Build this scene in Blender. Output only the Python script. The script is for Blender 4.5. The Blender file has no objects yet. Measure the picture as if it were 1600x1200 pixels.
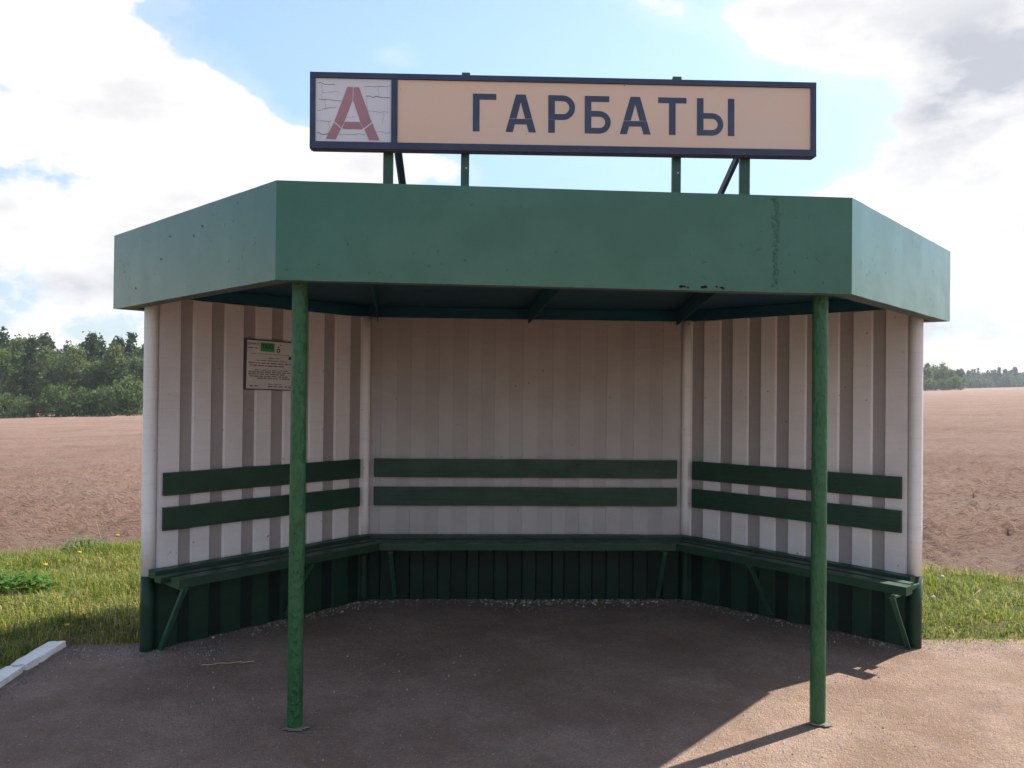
import bpy, bmesh, math, random
import numpy as np
from mathutils import Vector, Matrix
random.seed(7); RNG = np.random.default_rng(11)
SC = bpy.context.scene; COL = SC.collection
R = math.radians

# ------------------------------------------------------------------ camera
cam_d = bpy.data.cameras.new('camera'); cam = bpy.data.objects.new('camera', cam_d); COL.objects.link(cam)
SC.camera = cam
yaw, pit, rol = 0.0489, 0.0091, 0.0102
fwd = Vector((math.sin(yaw)*math.cos(pit), math.cos(yaw)*math.cos(pit), math.sin(pit)))
rt0 = Vector((math.cos(yaw), -math.sin(yaw), 0)); up0 = rt0.cross(fwd)
rt = math.cos(rol)*rt0 + math.sin(rol)*up0; up = -math.sin(rol)*rt0 + math.cos(rol)*up0
M = Matrix((rt, up, -fwd)).transposed().to_4x4(); M.translation = Vector((-0.4517, -4.1906, 1.6))
cam.matrix_world = M
cam_d.sensor_width = 36; cam_d.lens = 1359.1/1600*36; cam_d.clip_start = 0.05; cam_d.clip_end = 9000
SC.render.resolution_x, SC.render.resolution_y = 1024, 768

# ------------------------------------------------------------------ sun, exposure
SUN_AZ = math.atan2(0.852, 0.524)          # clockwise from +Y (the view direction)
SUN_EL = R(50)
sd = bpy.data.lights.new('sun', 'SUN'); sd.energy = 5.0; sd.angle = R(0.55); sd.color = (1.0, 0.95, 0.87)
sun = bpy.data.objects.new('sun', sd); COL.objects.link(sun)
tosun = Vector((math.sin(SUN_AZ)*math.cos(SUN_EL), math.cos(SUN_AZ)*math.cos(SUN_EL), math.sin(SUN_EL)))
sun.rotation_euler = tosun.to_track_quat('Z', 'Y').to_euler(); sun.location = tosun*60
vs = SC.view_settings; vs.view_transform = 'Standard'; vs.look = 'None'; vs.gamma = 1; vs.use_curve_mapping = False
vs.exposure = 1.05
SC.cycles.max_bounces = 6; SC.cycles.diffuse_bounces = 4; SC.cycles.glossy_bounces = 2; SC.cycles.transmission_bounces = 3

# ------------------------------------------------------------------ node helper
class NT:
    def __init__(s, tree): s.t = tree; s.n = tree.nodes; s.l = tree.links
    def new(s, typ, **kw):
        nd = s.n.new(typ)
        for k, v in kw.items(): setattr(nd, k, v)
        return nd
    def put(s, sock, v):
        if hasattr(v, 'is_output') or isinstance(v, bpy.types.NodeSocket): s.l.new(v, sock)
        elif isinstance(v, (tuple, list)) and len(v) == 3 and sock.type == 'RGBA': sock.default_value = (*v, 1)
        else: sock.default_value = v
    def math(s, op, a, b=None, c=None, clamp=False):
        nd = s.new('ShaderNodeMath', operation=op); nd.use_clamp = clamp
        s.put(nd.inputs[0], a)
        if b is not None: s.put(nd.inputs[1], b)
        if c is not None: s.put(nd.inputs[2], c)
        return nd.outputs[0]
    def smooth(s, v, a, b, lo=0.0, hi=1.0):
        nd = s.new('ShaderNodeMapRange'); nd.interpolation_type = 'SMOOTHSTEP'; nd.clamp = True
        s.put(nd.inputs[0], v); nd.inputs[1].default_value = a; nd.inputs[2].default_value = b
        nd.inputs[3].default_value = lo; nd.inputs[4].default_value = hi
        return nd.outputs[0]
    def mix(s, fac, a, b, typ='MIX'):
        nd = s.new('ShaderNodeMix', data_type='RGBA', blend_type=typ)
        s.put(nd.inputs[0], fac); s.put(nd.inputs[6], a); s.put(nd.inputs[7], b)
        return nd.outputs[2]
    def noise(s, vec, scale, detail=4, rough=0.55, dist=0.0):
        nd = s.new('ShaderNodeTexNoise'); nd.inputs['Scale'].default_value = scale
        nd.inputs['Detail'].default_value = detail; nd.inputs['Roughness'].default_value = rough
        nd.inputs['Distortion'].default_value = dist
        if vec is not None: s.l.new(vec, nd.inputs['Vector'])
        return nd.outputs['Fac']
    def vmap(s, vec, scale=(1, 1, 1), loc=(0, 0, 0), rot=(0, 0, 0)):
        nd = s.new('ShaderNodeMapping'); nd.inputs['Scale'].default_value = scale
        nd.inputs['Location'].default_value = loc; nd.inputs['Rotation'].default_value = rot
        s.l.new(vec, nd.inputs['Vector']); return nd.outputs[0]

# ------------------------------------------------------------------ world: Nishita sky with broken cumulus
W = bpy.data.worlds.new('World'); SC.world = W; W.use_nodes = True
W.cycles.sampling_method = 'MANUAL'; W.cycles.sample_map_resolution = 512
w = NT(W.node_tree); w.n.clear()
sky = w.new('ShaderNodeTexSky', sky_type='NISHITA'); sky.sun_disc = False
sky.sun_elevation = SUN_EL; sky.sun_rotation = SUN_AZ; sky.air_density = 1.0; sky.dust_density = 0.6; sky.ozone_density = 1.0
tc = w.new('ShaderNodeTexCoord'); sx = w.new('ShaderNodeSeparateXYZ'); w.l.new(tc.outputs['Generated'], sx.inputs[0])
X, Y, Z = sx.outputs
az = w.math('MULTIPLY', w.math('ARCTAN2', X, Y), 180/math.pi)
el = w.math('MULTIPLY', w.math('ARCSINE', Z), 180/math.pi)
cc = w.new('ShaderNodeCombineXYZ')
den = w.math('ADD', w.math('MAXIMUM', Z, 0.0), 0.22)
w.l.new(w.math('DIVIDE', X, den), cc.inputs[0]); w.l.new(w.math('DIVIDE', Y, den), cc.inputs[1])
w.l.new(w.math('MULTIPLY', Z, 1.3), cc.inputs[2])
P = cc.outputs[0]
big = w.noise(P, 1.35, 3, 0.5)
fine = w.noise(w.vmap(tc.outputs['Generated'], (1, 1, 1.7)), 7.5, 7, 0.58)
cov = w.math('ADD', w.math('MULTIPLY', w.math('SUBTRACT', big, 0.5), 1.0), w.math('MULTIPLY', w.math('SUBTRACT', fine, 0.5), 2.3))
def bearing(px, py):
    return math.degrees(yaw + math.atan((px-800)/1359)), math.degrees(math.atan((611-py)/1359*math.cos(math.atan((px-800)/1359))))
def blob(px, py, rx, ry, amp):
    a0, e0 = bearing(px, py); k = math.degrees(1/1359)
    da = w.math('DIVIDE', w.math('SUBTRACT', az, a0), rx*k); de = w.math('DIVIDE', w.math('SUBTRACT', el, e0), ry*k)
    q = w.math('ADD', w.math('MULTIPLY', da, da), w.math('MULTIPLY', de, de))
    return w.math('MULTIPLY', w.math('EXPONENT', w.math('MULTIPLY', q, -1.0)), amp)
CL = [(60, 120, 170, 105, .55), (205, 190, 90, 60, .25), (335, 145, 80, 28, .75), (480, 225, 230, 42, .8), (300, 310, 300, 55, .6), (670, 262, 100, 30, .6), (180, 395, 200, 40, .4),
      (1400, 5, 330, 60, .6), (1560, 120, 170, 100, .5), (1180, 25, 120, 40, .3), (1460, 295, 230, 45, .6), (630, 98, 75, 32, .62), (1520, 380, 260, 60, .5), (1500, 455, 200, 30, .3),
      (60, 285, 110, 40, -.4), (560, 40, 330, 100, -.6), (850, 180, 300, 110, -.65), (1010, 265, 230, 35, -.6), (1280, 210, 80, 70, -.6),
      (1060, 110, 110, 60, -.4), (430, 100, 70, 60, -.4)]
tot = w.math('SUBTRACT', cov, 0.12)
for b in CL: tot = w.math('ADD', tot, blob(*b))
tot = w.math('ADD', tot, w.smooth(el, 13, 2, 0.0, 0.38))          # clouds close up towards the horizon
mask = w.smooth(tot, -0.04, 0.26)
mask = w.math('MAXIMUM', mask, w.smooth(tot, -0.35, 0.05, 0.0, 0.22))     # thin veils round the edges
# cloud shade: bright rims, grey bellies
dens = w.smooth(tot, 0.1, 0.6)
greyn = w.noise(w.vmap(tc.outputs['Generated'], (1, 1, 2.2), (3.1, 1.7, 0)), 5.0, 6, 0.58)
grey = w.math('MULTIPLY', dens, w.math('ADD', w.smooth(greyn, 0.44, 0.64), w.smooth(el, 16, 3, 0.0, 0.25)))
g2 = w.math('ADD', blob(1570, 110, 150, 75, 1.2), blob(60, 440, 200, 22, .8))
g2 = w.math('ADD', g2, w.math('ADD', blob(1520, 515, 260, 34, 1.0), blob(1400, 395, 220, 34, .6)))
grey = w.math('MINIMUM', w.math('ADD', w.math('MULTIPLY', grey, 0.45), w.math('MULTIPLY', g2, w.smooth(greyn, 0.3, 0.6))), 1.0)
ccol = w.mix(grey, (4.9, 4.78, 4.66), (2.5, 2.55, 2.8))
skyc = w.mix(1.0, sky.outputs[0], w.mix(w.smooth(el, 1, 24), (.50, .56, .66), (1.12, 1.10, 1.08)), 'MULTIPLY')       # moist grey-blue air low down
final = w.mix(w.math('MULTIPLY', mask, 0.97), skyc, ccol)
bg = w.new('ShaderNodeBackground'); w.l.new(final, bg.inputs[0]); bg.inputs[1].default_value = 0.112
wo = w.new('ShaderNodeOutputWorld'); w.l.new(bg.outputs[0], wo.inputs[0])

# ------------------------------------------------------------------ materials
def mat(name, base, rough=0.6, spec=0.4, fn=None):
    m = bpy.data.materials.new(name); m.use_nodes = True
    t = NT(m.node_tree); p = t.n['Principled BSDF']
    p.inputs['Base Color'].default_value = (*base, 1); p.inputs['Roughness'].default_value = rough
    p.inputs['Specular IOR Level'].default_value = spec
    t.p = p; t.tc = t.new('ShaderNodeTexCoord'); t.O = t.tc.outputs['Object']
    t.G = t.new('ShaderNodeNewGeometry').outputs['Position']
    if fn: fn(t)
    return m
def bump(t, h, strength=0.3, dist=0.01):
    b = t.new('ShaderNodeBump'); b.inputs['Strength'].default_value = strength; b.inputs['Distance'].default_value = dist
    t.l.new(h, b.inputs['Height']); t.l.new(b.outputs[0], t.p.inputs['Normal'])
def varied(base, alt, scale, b_scale=80, b_str=0.2, b_dist=0.003, lo=0.35, hi=0.7, chips=None, chip_col=(.02, .015, .01), rvar=None):
    def fn(t):
        c = t.mix(t.smooth(t.noise(t.G, scale, 6, 0.6), lo, hi), base, alt)
        if chips:
            k = t.smooth(t.noise(t.G, chips[0], 3, 0.5), chips[1], chips[1]+0.02)
            c = t.mix(k, c, chip_col)
        t.l.new(c, t.p.inputs['Base Color'])
        if rvar: t.l.new(t.smooth(t.noise(t.G, 9, 4), .3, .7, *rvar), t.p.inputs['Roughness'])
        bump(t, t.noise(t.G, b_scale, 5, 0.6), b_str, b_dist)
    return fn

def fascia_fn(t):
    c = t.mix(t.smooth(t.noise(t.G, 3.0, 6, .6), .35, .7), (.022, .105, .058), (.032, .125, .075))
    st = t.smooth(t.noise(t.vmap(t.G, (9, 9, .8)), 1.0, 4, .6), .56, .85, 0, .16)     # faint wash marks
    c = t.mix(st, c, (.085, .15, .11))
    ch = t.smooth(t.noise(t.G, 26, 2, .4), .79, .80)
    c = t.mix(ch, c, (.02, .03, .022))
    t.l.new(c, t.p.inputs['Base Color'])
    t.l.new(t.smooth(t.noise(t.G, 5, 5), .3, .7, .17, .27), t.p.inputs['Roughness'])
    blis = t.math('MULTIPLY', t.smooth(t.noise(t.G, 30, 2, .4), .68, .74), t.smooth(t.noise(t.G, 3.1, 2, .4), .47, .57))
    h = t.math('ADD', t.math('MULTIPLY', blis, 2.4), t.math('ADD', t.math('MULTIPLY', t.noise(t.G, 110, 4), .25), t.math('MULTIPLY', t.noise(t.G, 2.2, 2), .6)))
    bump(t, h, .4, .005)
def post_fn(t):
    c = t.mix(t.smooth(t.noise(t.G, 9, 6, .6), .35, .7), (.012, .085, .024), (.02, .11, .034))
    t.l.new(c, t.p.inputs['Base Color'])
    dr = t.noise(t.vmap(t.G, (60, 60, 26)), 1.0, 4, .55)
    bump(t, t.math('ADD', t.smooth(dr, .45, .75), t.math('MULTIPLY', t.noise(t.G, 220, 3), .3)), .9, .006)
def wall_fn(base, alt, dirt=0.35):
    def fn(t):
        c = t.mix(t.smooth(t.noise(t.G, 2.2, 7, .62), .35, .72), base, alt)
        sp = t.new('ShaderNodeSeparateXYZ'); t.l.new(t.G, sp.inputs[0])
        # soot and dust worn into the upper half of the panels, old roller marks
        d = t.math('MULTIPLY', t.smooth(t.math('ADD', sp.outputs[2], t.math('MULTIPLY', t.noise(t.G, 2.0, 5), .9)), 1.6, 2.6), dirt)
        c = t.mix(d, c, (.27, .21, .165))
        rm = t.smooth(t.noise(t.vmap(t.G, (3, 3, 60)), 1.0, 3, .6), .5, .8, 0, .25)
        c = t.mix(rm, c, (.44, .41, .39))
        k = t.smooth(t.noise(t.G, 38, 2, .5), .742, .76)
        c = t.mix(k, c, (.16, .12, .1))
        t.l.new(c, t.p.inputs['Base Color'])
        bump(t, t.math('ADD', t.noise(t.G, 120, 4), t.noise(t.vmap(t.G, (6, 6, 90)), 1.0, 3)), .35, .004)
    return fn
def wood_fn(t):
    c = t.mix(t.smooth(t.noise(t.G, 5, 6, .65), .3, .7), (.0055, .034, .015), (.0095, .05, .023))
    gr = t.noise(t.vmap(t.G, (3, 3, 95)), 1.0, 5, .65)
    c = t.mix(t.smooth(gr, .55, .8, 0, .45), c, (.016, .068, .034))
    c = t.mix(t.smooth(t.noise(t.vmap(t.G, (14, 14, 60)), 1.0, 3, .5), .70, .74, 0, .8), c, (.07, .085, .06))
    t.l.new(c, t.p.inputs['Base Color'])
    t.l.new(t.smooth(t.noise(t.G, 8, 4), .3, .7, .34, .55), t.p.inputs['Roughness'])
    bump(t, t.math('ADD', gr, t.math('MULTIPLY', t.noise(t.G, 60, 4), .4)), .6, .005)
def pad_fn(t):
    big = t.smooth(t.noise(t.G, 1.3, 7, .68), .36, .64)
    c = t.mix(big, (.25, .16, .113), (.375, .265, .203))
    c = t.mix(t.smooth(t.noise(t.vmap(t.G, (1, 1, 1), (7, 3, 0)), 1.7, 5, .6), .5, .75, 0, .5), c, (.235, .17, .105))
    c = t.mix(t.smooth(t.noise(t.vmap(t.G, (1, 1, 1), (1, 9, 0)), 2.3, 5, .6), .52, .78, 0, .45), c, (.22, .165, .145))
    sm = t.smooth(t.noise(t.G, 9, 7, .7), .35, .7)
    c = t.mix(t.math('MULTIPLY', sm, .5), c, (.22, .165, .14))
    v = t.new('ShaderNodeTexVoronoi'); v.inputs['Scale'].default_value = 130; t.l.new(t.G, v.inputs['Vector'])
    sv = t.new('ShaderNodeSeparateColor'); t.l.new(v.outputs['Color'], sv.inputs[0])
    c = t.mix(t.smooth(sv.outputs[0], .0, 1., .0, .38), c, (.13, .09, .072))
    lt = t.math('MULTIPLY', t.smooth(sv.outputs[1], .93, .95), t.smooth(v.outputs['Distance'], .4, .2))
    c = t.mix(lt, c, (.52, .47, .42))
    t.l.new(c, t.p.inputs['Base Color'])
    h = t.math('ADD', t.math('MULTIPLY', v.outputs['Distance'], -.7), t.math('MULTIPLY', t.noise(t.G, 30, 6, .7), 2.0))
    bump(t, h, 1.0, .010)
def soil_fn(t):
    c = t.mix(t.smooth(t.noise(t.G, .25, 8, .65), .3, .7), (.215, .135, .10), (.275, .182, .14))
    c = t.mix(t.smooth(t.noise(t.vmap(t.G, (.035, .35, 1)), 1.0, 6, .6), .42, .66, 0, .55), c, (.26, .19, .152))
    c = t.mix(t.smooth(t.noise(t.vmap(t.G, (1, 2.6, 1)), 7, 7, .75), .5, .72, 0, .6), c, (.125, .078, .06))
    t.l.new(c, t.p.inputs['Base Color'])
    h = t.math('ADD', t.noise(t.vmap(t.G, (1, 2.2, 1)), 14, 7, .72), t.math('MULTIPLY', t.noise(t.vmap(t.G, (.8, 4.2, 1)), 1.6, 7, .7), 1.4))
    bump(t, h, 1.0, .10)
def verge_fn(t):
    c = t.mix(t.smooth(t.noise(t.G, 3, 6, .6), .35, .65), (.085, .095, .03), (.15, .12, .06))
    t.l.new(c, t.p.inputs['Base Color']); bump(t, t.noise(t.G, 60, 5, .7), .7, .02)
def leafy(name, rough=.6, trans=.35, attr='tint'):
    m = bpy.data.materials.new(name); m.use_nodes = True; t = NT(m.node_tree)
    p = t.n['Principled BSDF']; a = t.new('ShaderNodeAttribute'); a.attribute_name = attr
    t.l.new(a.outputs['Color'], p.inputs['Base Color']); p.inputs['Roughness'].default_value = rough; p.inputs['Specular IOR Level'].default_value = .25
    tr = t.new('ShaderNodeBsdfTranslucent'); t.l.new(t.mix(1.0, a.outputs['Color'], (1.25, 1.3, .7), 'MULTIPLY'), tr.inputs[0])
    mx = t.new('ShaderNodeMixShader'); mx.inputs[0].default_value = trans
    t.l.new(p.outputs[0], mx.inputs[1]); t.l.new(tr.outputs[0], mx.inputs[2])
    t.l.new(mx.outputs[0], t.n['Material Output'].inputs[0]); return m

MT = dict(
    fascia=mat('green_gloss_paint', (.03, .12, .07), .36, .55, fascia_fn),
    post=mat('thick_green_paint', (.016, .1, .03), .38, .5, post_fn),
    wood=mat('dark_green_wood_paint', (.01, .06, .026), .42, .45, wood_fn),
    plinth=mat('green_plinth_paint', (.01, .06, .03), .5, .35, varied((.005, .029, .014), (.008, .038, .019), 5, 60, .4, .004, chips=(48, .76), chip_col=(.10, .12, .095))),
    plinthb=mat('shaded_green_plinth_paint', (.004, .02, .01), .55, .3, varied((.003, .016, .008), (.005, .022, .012), 5, 60, .4, .004, chips=(48, .75), chip_col=(.08, .1, .08))),  # darker copy of the plinth green, back wall's shade put into the colour
    plinthd=mat('dark_green_plinth_stripe', (.004, .022, .012), .55, .3, varied((.002, .010, .006), (.004, .015, .009), 5, 60, .4, .004)),  # darker green of the plinth sheet between its ribs
    ceil=mat('teal_ceiling_paint', (.02, .075, .09), .6, .12, varied((.008, .055, .082), (.014, .065, .085), 2.5, 40, .2, .003)),
    soffit=mat('weathered_green_edge', (.07, .1, .085), .6, .4, varied((.055, .1, .08), (.12, .13, .11), 7, 60, .3, .003)),
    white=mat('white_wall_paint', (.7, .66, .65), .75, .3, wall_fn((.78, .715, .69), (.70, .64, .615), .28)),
    whiteback=mat('dirty_shaded_wall_paint', (.5, .46, .44), .8, .3, wall_fn((.50, .455, .435), (.44, .395, .375), .6)),  # dirtier white, with the deep shade of the back wall baked in
    grey=mat('grey_wall_stripe', (.4, .37, .36), .8, .3, wall_fn((.37, .325, .31), (.33, .288, .273), .18)),  # darker tone of the panel between the white ribs
    greyback=mat('shaded_faint_grey_stripe', (.5, .48, .47), .8, .3, wall_fn((.455, .412, .393), (.40, .36, .342), .6)),  # back wall stripes, same baked-in shade as the back ribs
    pipe=mat('white_pipe_paint', (.68, .65, .63), .5, .4, wall_fn((.84, .80, .76), (.77, .72, .69), .2)),
    navy=mat('navy_sign_paint', (.02, .03, .075), .4, .5, varied((.018, .026, .065), (.03, .04, .085), 8, 60, .2, .002, chips=(50, .75), chip_col=(.2, .1, .08))),
    rust=mat('rust_primer', (.11, .045, .04), .7, .3, varied((.12, .045, .042), (.08, .035, .03), 12)),
    beige=mat('beige_sign_face', (.6, .43, .29), .45, .5, varied((.72, .50, .36), (.70, .53, .42), 1.3, 20, .05, .001, chips=(34, .755), chip_col=(.24, .14, .1))),
    sqwhite=mat('cracked_white_film', (.7, .68, .68), .45, .5, varied((.70, .68, .69), (.64, .62, .64), 3, 25, .15, .002)),
    crack=mat('film_crack', (.16, .15, .15), .8), hole=mat('rust_hole_dark', (.012, .01, .009), .9, .05),
    red=mat('faded_red_film', (.38, .15, .15), .5, .4, varied((.40, .20, .225), (.35, .175, .195), 5, 30, .05, .001)),
    letter=mat('navy_letter_film', (.022, .035, .085), .4, .5, varied((.03, .042, .085), (.045, .058, .105), 6, 30, .05, .001, chips=(40, .76), chip_col=(.5, .38, .28))),
    steel=mat('green_steel', (.02, .085, .045), .45, .5, varied((.018, .08, .042), (.03, .095, .06), 10, 70, .4, .004, chips=(60, .74), chip_col=(.1, .05, .03))),
    brace=mat('dark_brace_steel', (.045, .045, .06), .6, .4, varied((.05, .045, .055), (.08, .05, .045), 9)),
    paper=mat('notice_paper', (.62, .58, .55), .6, .3, varied((.62, .575, .54), (.55, .51, .47), 6)),
    ink=mat('notice_ink', (.05, .04, .045), .7), inkl=mat('notice_light_ink', (.2, .17, .17), .7),
    taxi=mat('notice_green', (.035, .27, .09), .6), frame=mat('dark_notice_frame', (.07, .06, .055), .6),
    pad=mat('dusty_tarmac', (.19, .15, .125), .95, .06, pad_fn),
    soil=mat('ploughed_soil', (.22, .14, .1), .95, .1, soil_fn),
    verge=mat('verge_thatch', (.11, .1, .04), .9, .1, verge_fn),
    kerb=mat('whitewashed_kerb', (.6, .57, .53), .8, .2, varied((.80, .75, .69), (.58, .53, .47), 7, 70, .6, .006, .5, .8)),
    conc=mat('concrete_spill', (.3, .29, .24), .85, .2, varied((.20, .175, .145), (.12, .12, .09), 20, 90, .8, .006)),
    bark=mat('bark', (.12, .095, .075), .9, .1, varied((.10, .08, .065), (.17, .14, .115), 6)),
    grass=leafy('grass_blade', .55, .42), leaf=leafy('tree_leaf', .6, .42), chip=leafy('ground_chip', .8, .05),
    yellow=mat('dandelion_yellow', (.75, .5, .02), .7), puff=mat('seed_head_white', (.55, .54, .48), .9), stalk=mat('dry_straw', (.42, .33, .2), .8), gstem=mat('green_stem', (.12, .2, .05), .7),
)

# ------------------------------------------------------------------ mesh helpers
def link(name, me, m=None, parent=None, loc=(0, 0, 0), rot=(0, 0, 0)):
    o = bpy.data.objects.new(name, me); COL.objects.link(o)
    if m is not None and me is not None and len(me.materials) == 0: me.materials.append(MT[m] if isinstance(m, str) else m)
    o.parent = parent; o.location = loc; o.rotation_euler = rot
    return o
def tag(o, label, cat, group=None):
    o['label'] = label; o['category'] = cat
    if group: o['group'] = group
    return o
def root(name, label, cat, loc=(0, 0, 0), rot=(0, 0, 0), group=None):
    return tag(link(name, None, None, None, loc, rot), label, cat, group)
def bm_mesh(bm, name, smooth=False):
    bmesh.ops.recalc_face_normals(bm, faces=bm.faces[:])
    me = bpy.data.meshes.new(name); bm.to_mesh(me); bm.free()
    if smooth:
        for p in me.polygons: p.use_smooth = True
    return me
def prism(bm, pts, z0, z1, top=None):
    """polygon pts (x,y) between z0 and z1; z0/z1 may be lists per vertex; top = other outline for the top"""
    n = len(pts); zz0 = z0 if hasattr(z0, '__len__') else [z0]*n; zz1 = z1 if hasattr(z1, '__len__') else [z1]*n
    tp = top or pts
    a = [bm.verts.new((pts[i][0], pts[i][1], zz0[i])) for i in range(n)]
    b = [bm.verts.new((tp[i][0], tp[i][1], zz1[i])) for i in range(n)]
    bm.faces.new(a[::-1]); bm.faces.new(b)
    for i in range(n): bm.faces.new((a[i], a[(i+1) % n], b[(i+1) % n], b[i]))
def beam(bm, p, q, wd, th, upv=(0, 0, 1)):
    """box from p to q, wd across (perpendicular to up), th along up"""
    p, q = Vector(p), Vector(q); d = (q-p).normalized(); s = d.cross(Vector(upv)).normalized(); u = s.cross(d).normalized()
    vs = []
    for c in (p, q):
        for a, b in ((-1, -1), (1, -1), (1, 1), (-1, 1)): vs.append(bm.verts.new(c + s*a*wd/2 + u*b*th/2))
    for f in ((0, 1, 2, 3), (7, 6, 5, 4), (0, 4, 5, 1), (1, 5, 6, 2), (2, 6, 7, 3), (3, 7, 4, 0)): bm.faces.new([vs[i] for i in f])
def bevel(bm, w_=0.004, seg=2):
    bmesh.ops.bevel(bm, geom=bm.edges[:], offset=w_, segments=seg, profile=.5, affect='EDGES', clamp_overlap=True)
def box_part(name, p, q, wd, th, m, parent, upv=(0, 0, 1), bev=.004, wob=0):
    bm = bmesh.new(); beam(bm, p, q, wd, th, upv)
    if wob:
        ed = [e for e in bm.edges if abs((e.verts[0].co-e.verts[1].co).length-(Vector(q)-Vector(p)).length) < 1e-4]
        bmesh.ops.subdivide_edges(bm, edges=ed, cuts=9)
        for v in bm.verts: v.co += Vector((random.uniform(-wob, wob), random.uniform(-wob, wob), random.uniform(-wob, wob)))
    elif bev: bevel(bm, bev, 1)
    return link(name, bm_mesh(bm, name), m, parent)
def tube_mesh(name, p, q, r, seg=20, rings=1, wob=0.0, r2=None):
    p, q = Vector(p), Vector(q); d = (q-p).normalized()
    s = d.orthogonal().normalized(); t = d.cross(s); bm = bmesh.new(); R_ = []
    for k in range(rings+1):
        f = k/rings; c = p.lerp(q, f); rr = r + ((r2 if r2 is not None else r)-r)*f
        R_.append([bm.verts.new(c + (s*math.cos(2*math.pi*i/seg)+t*math.sin(2*math.pi*i/seg))*rr*(1+random.uniform(-wob, wob))) for i in range(seg)])
    for k in range(rings):
        for i in range(seg): bm.faces.new((R_[k][i], R_[k][(i+1) % seg], R_[k+1][(i+1) % seg], R_[k+1][i]))
    bm.faces.new(R_[0][::-1]); bm.faces.new(R_[-1])
    me = bm_mesh(bm, name)
    for pl in me.polygons: pl.use_smooth = len(pl.vertices) == 4
    return me
def np_mesh(name, verts, faces_flat, sizes, cols=None):
    me = bpy.data.meshes.new(name); nv = len(verts); nl = len(faces_flat); nf = len(sizes)
    me.vertices.add(nv); me.vertices.foreach_set('co', np.asarray(verts, np.float32).ravel())
    me.loops.add(nl); me.loops.foreach_set('vertex_index', np.asarray(faces_flat, np.int32))
    me.polygons.add(nf); st = np.concatenate([[0], np.cumsum(sizes)[:-1]]).astype(np.int32)
    me.polygons.foreach_set('loop_start', st)
    if cols is not None:
        ca = me.color_attributes.new('tint', 'FLOAT_COLOR', 'POINT')
        ca.data.foreach_set('color', np.concatenate([cols, np.ones((nv, 1))], 1).astype(np.float32).ravel())
    me.update(calc_edges=True); me.validate(); return me

# value noise for terrain
def vnoise(x, y, seed):
    rs = np.random.default_rng(seed); tab = rs.random((256, 256))
    xi = np.floor(x).astype(int); yi = np.floor(y).astype(int); fx = x-xi; fy = y-yi
    fx = fx*fx*(3-2*fx); fy = fy*fy*(3-2*fy)
    g = lambda a, b: tab[a % 256, b % 256]
    return (g(xi, yi)*(1-fx)+g(xi+1, yi)*fx)*(1-fy)+(g(xi, yi+1)*(1-fx)+g(xi+1, yi+1)*fx)*fy
def sstep(a, b, v):
    t = np.clip((v-a)/(b-a), 0, 1); return t*t*(3-2*t)
YB = ([-40, -8, -4.9, -3.8, 0, 2.9, 3.7, 4.3, 8, 40], [1.2, 2.9, 4.0, 4.65, 5.0, 4.25, 3.62, 3.12, 1.5, -6])
def yb(x): return np.interp(x, *YB) + .5*(vnoise(np.asarray(x)*.9+50, np.zeros_like(np.asarray(x, float)), 5)-.5)
def terrain(x, y):
    k = sstep(4, 25, np.hypot(x, y))
    h = (.0319*x - .0062*y)
    h = np.where(np.hypot(x, y) > 1500, h*np.minimum(1, 1500/np.maximum(np.hypot(x, y), 1)), h)
    return h*k

# ------------------------------------------------------------------ ground sheet (ploughed field to the horizon)
def axis(a, step, b, g, far):
    v = list(np.arange(a, b, step)); s = step
    while v[-1] < far: s *= g; v.append(v[-1]+s)
    return v
xp = axis(2.6, .05, 8.5, 1.03, 5000); xs = np.array([-q for q in xp[::-1]] + list(np.linspace(-2.4, 2.4, 16)) + xp)
yp = axis(2.3, .05, 9.5, 1.025, 6000); yn = axis(9, 1.0, 10, 1.3, 3000); ys = np.array([-q for q in yn[::-1]] + list(np.linspace(-8, 2.1, 12)) + yp)
GX, GY = np.meshgrid(xs, ys); nx, ny = len(xs), len(ys)
fm = sstep(-.25, .35, GY-yb(GX))
dist = np.hypot(GX, GY)
cl = (vnoise(GX*3.1, GY*6.5, 1)-.5)*.025 + (vnoise(GX*7, GY*17, 2)-.5)*.055 + (vnoise(GX*1.1+GY*.1, GY*2.6, 3)-.5)*.03
cl += np.maximum(vnoise(GX*9.5, GY*14, 4)-.66, 0)*.24 + np.maximum(vnoise(GX*5.3+4, GY*11, 14)-.74, 0)*.16
cl *= 1 + np.clip(dist/60, 0, 3)*.4
GZ = terrain(GX, GY) - .07 + fm*(cl*sstep(900, 60, dist)+.05)
idx = np.arange(nx*ny).reshape(ny, nx)
q = np.stack([idx[:-1, :-1], idx[:-1, 1:], idx[1:, 1:], idx[1:, :-1]], -1).reshape(-1, 4)
me = np_mesh('ground', np.stack([GX, GY, GZ], -1).reshape(-1, 3), q.ravel(), np.full(len(q), 4))
g_ = link('ground', me, 'soil'); g_['kind'] = 'structure'

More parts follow.
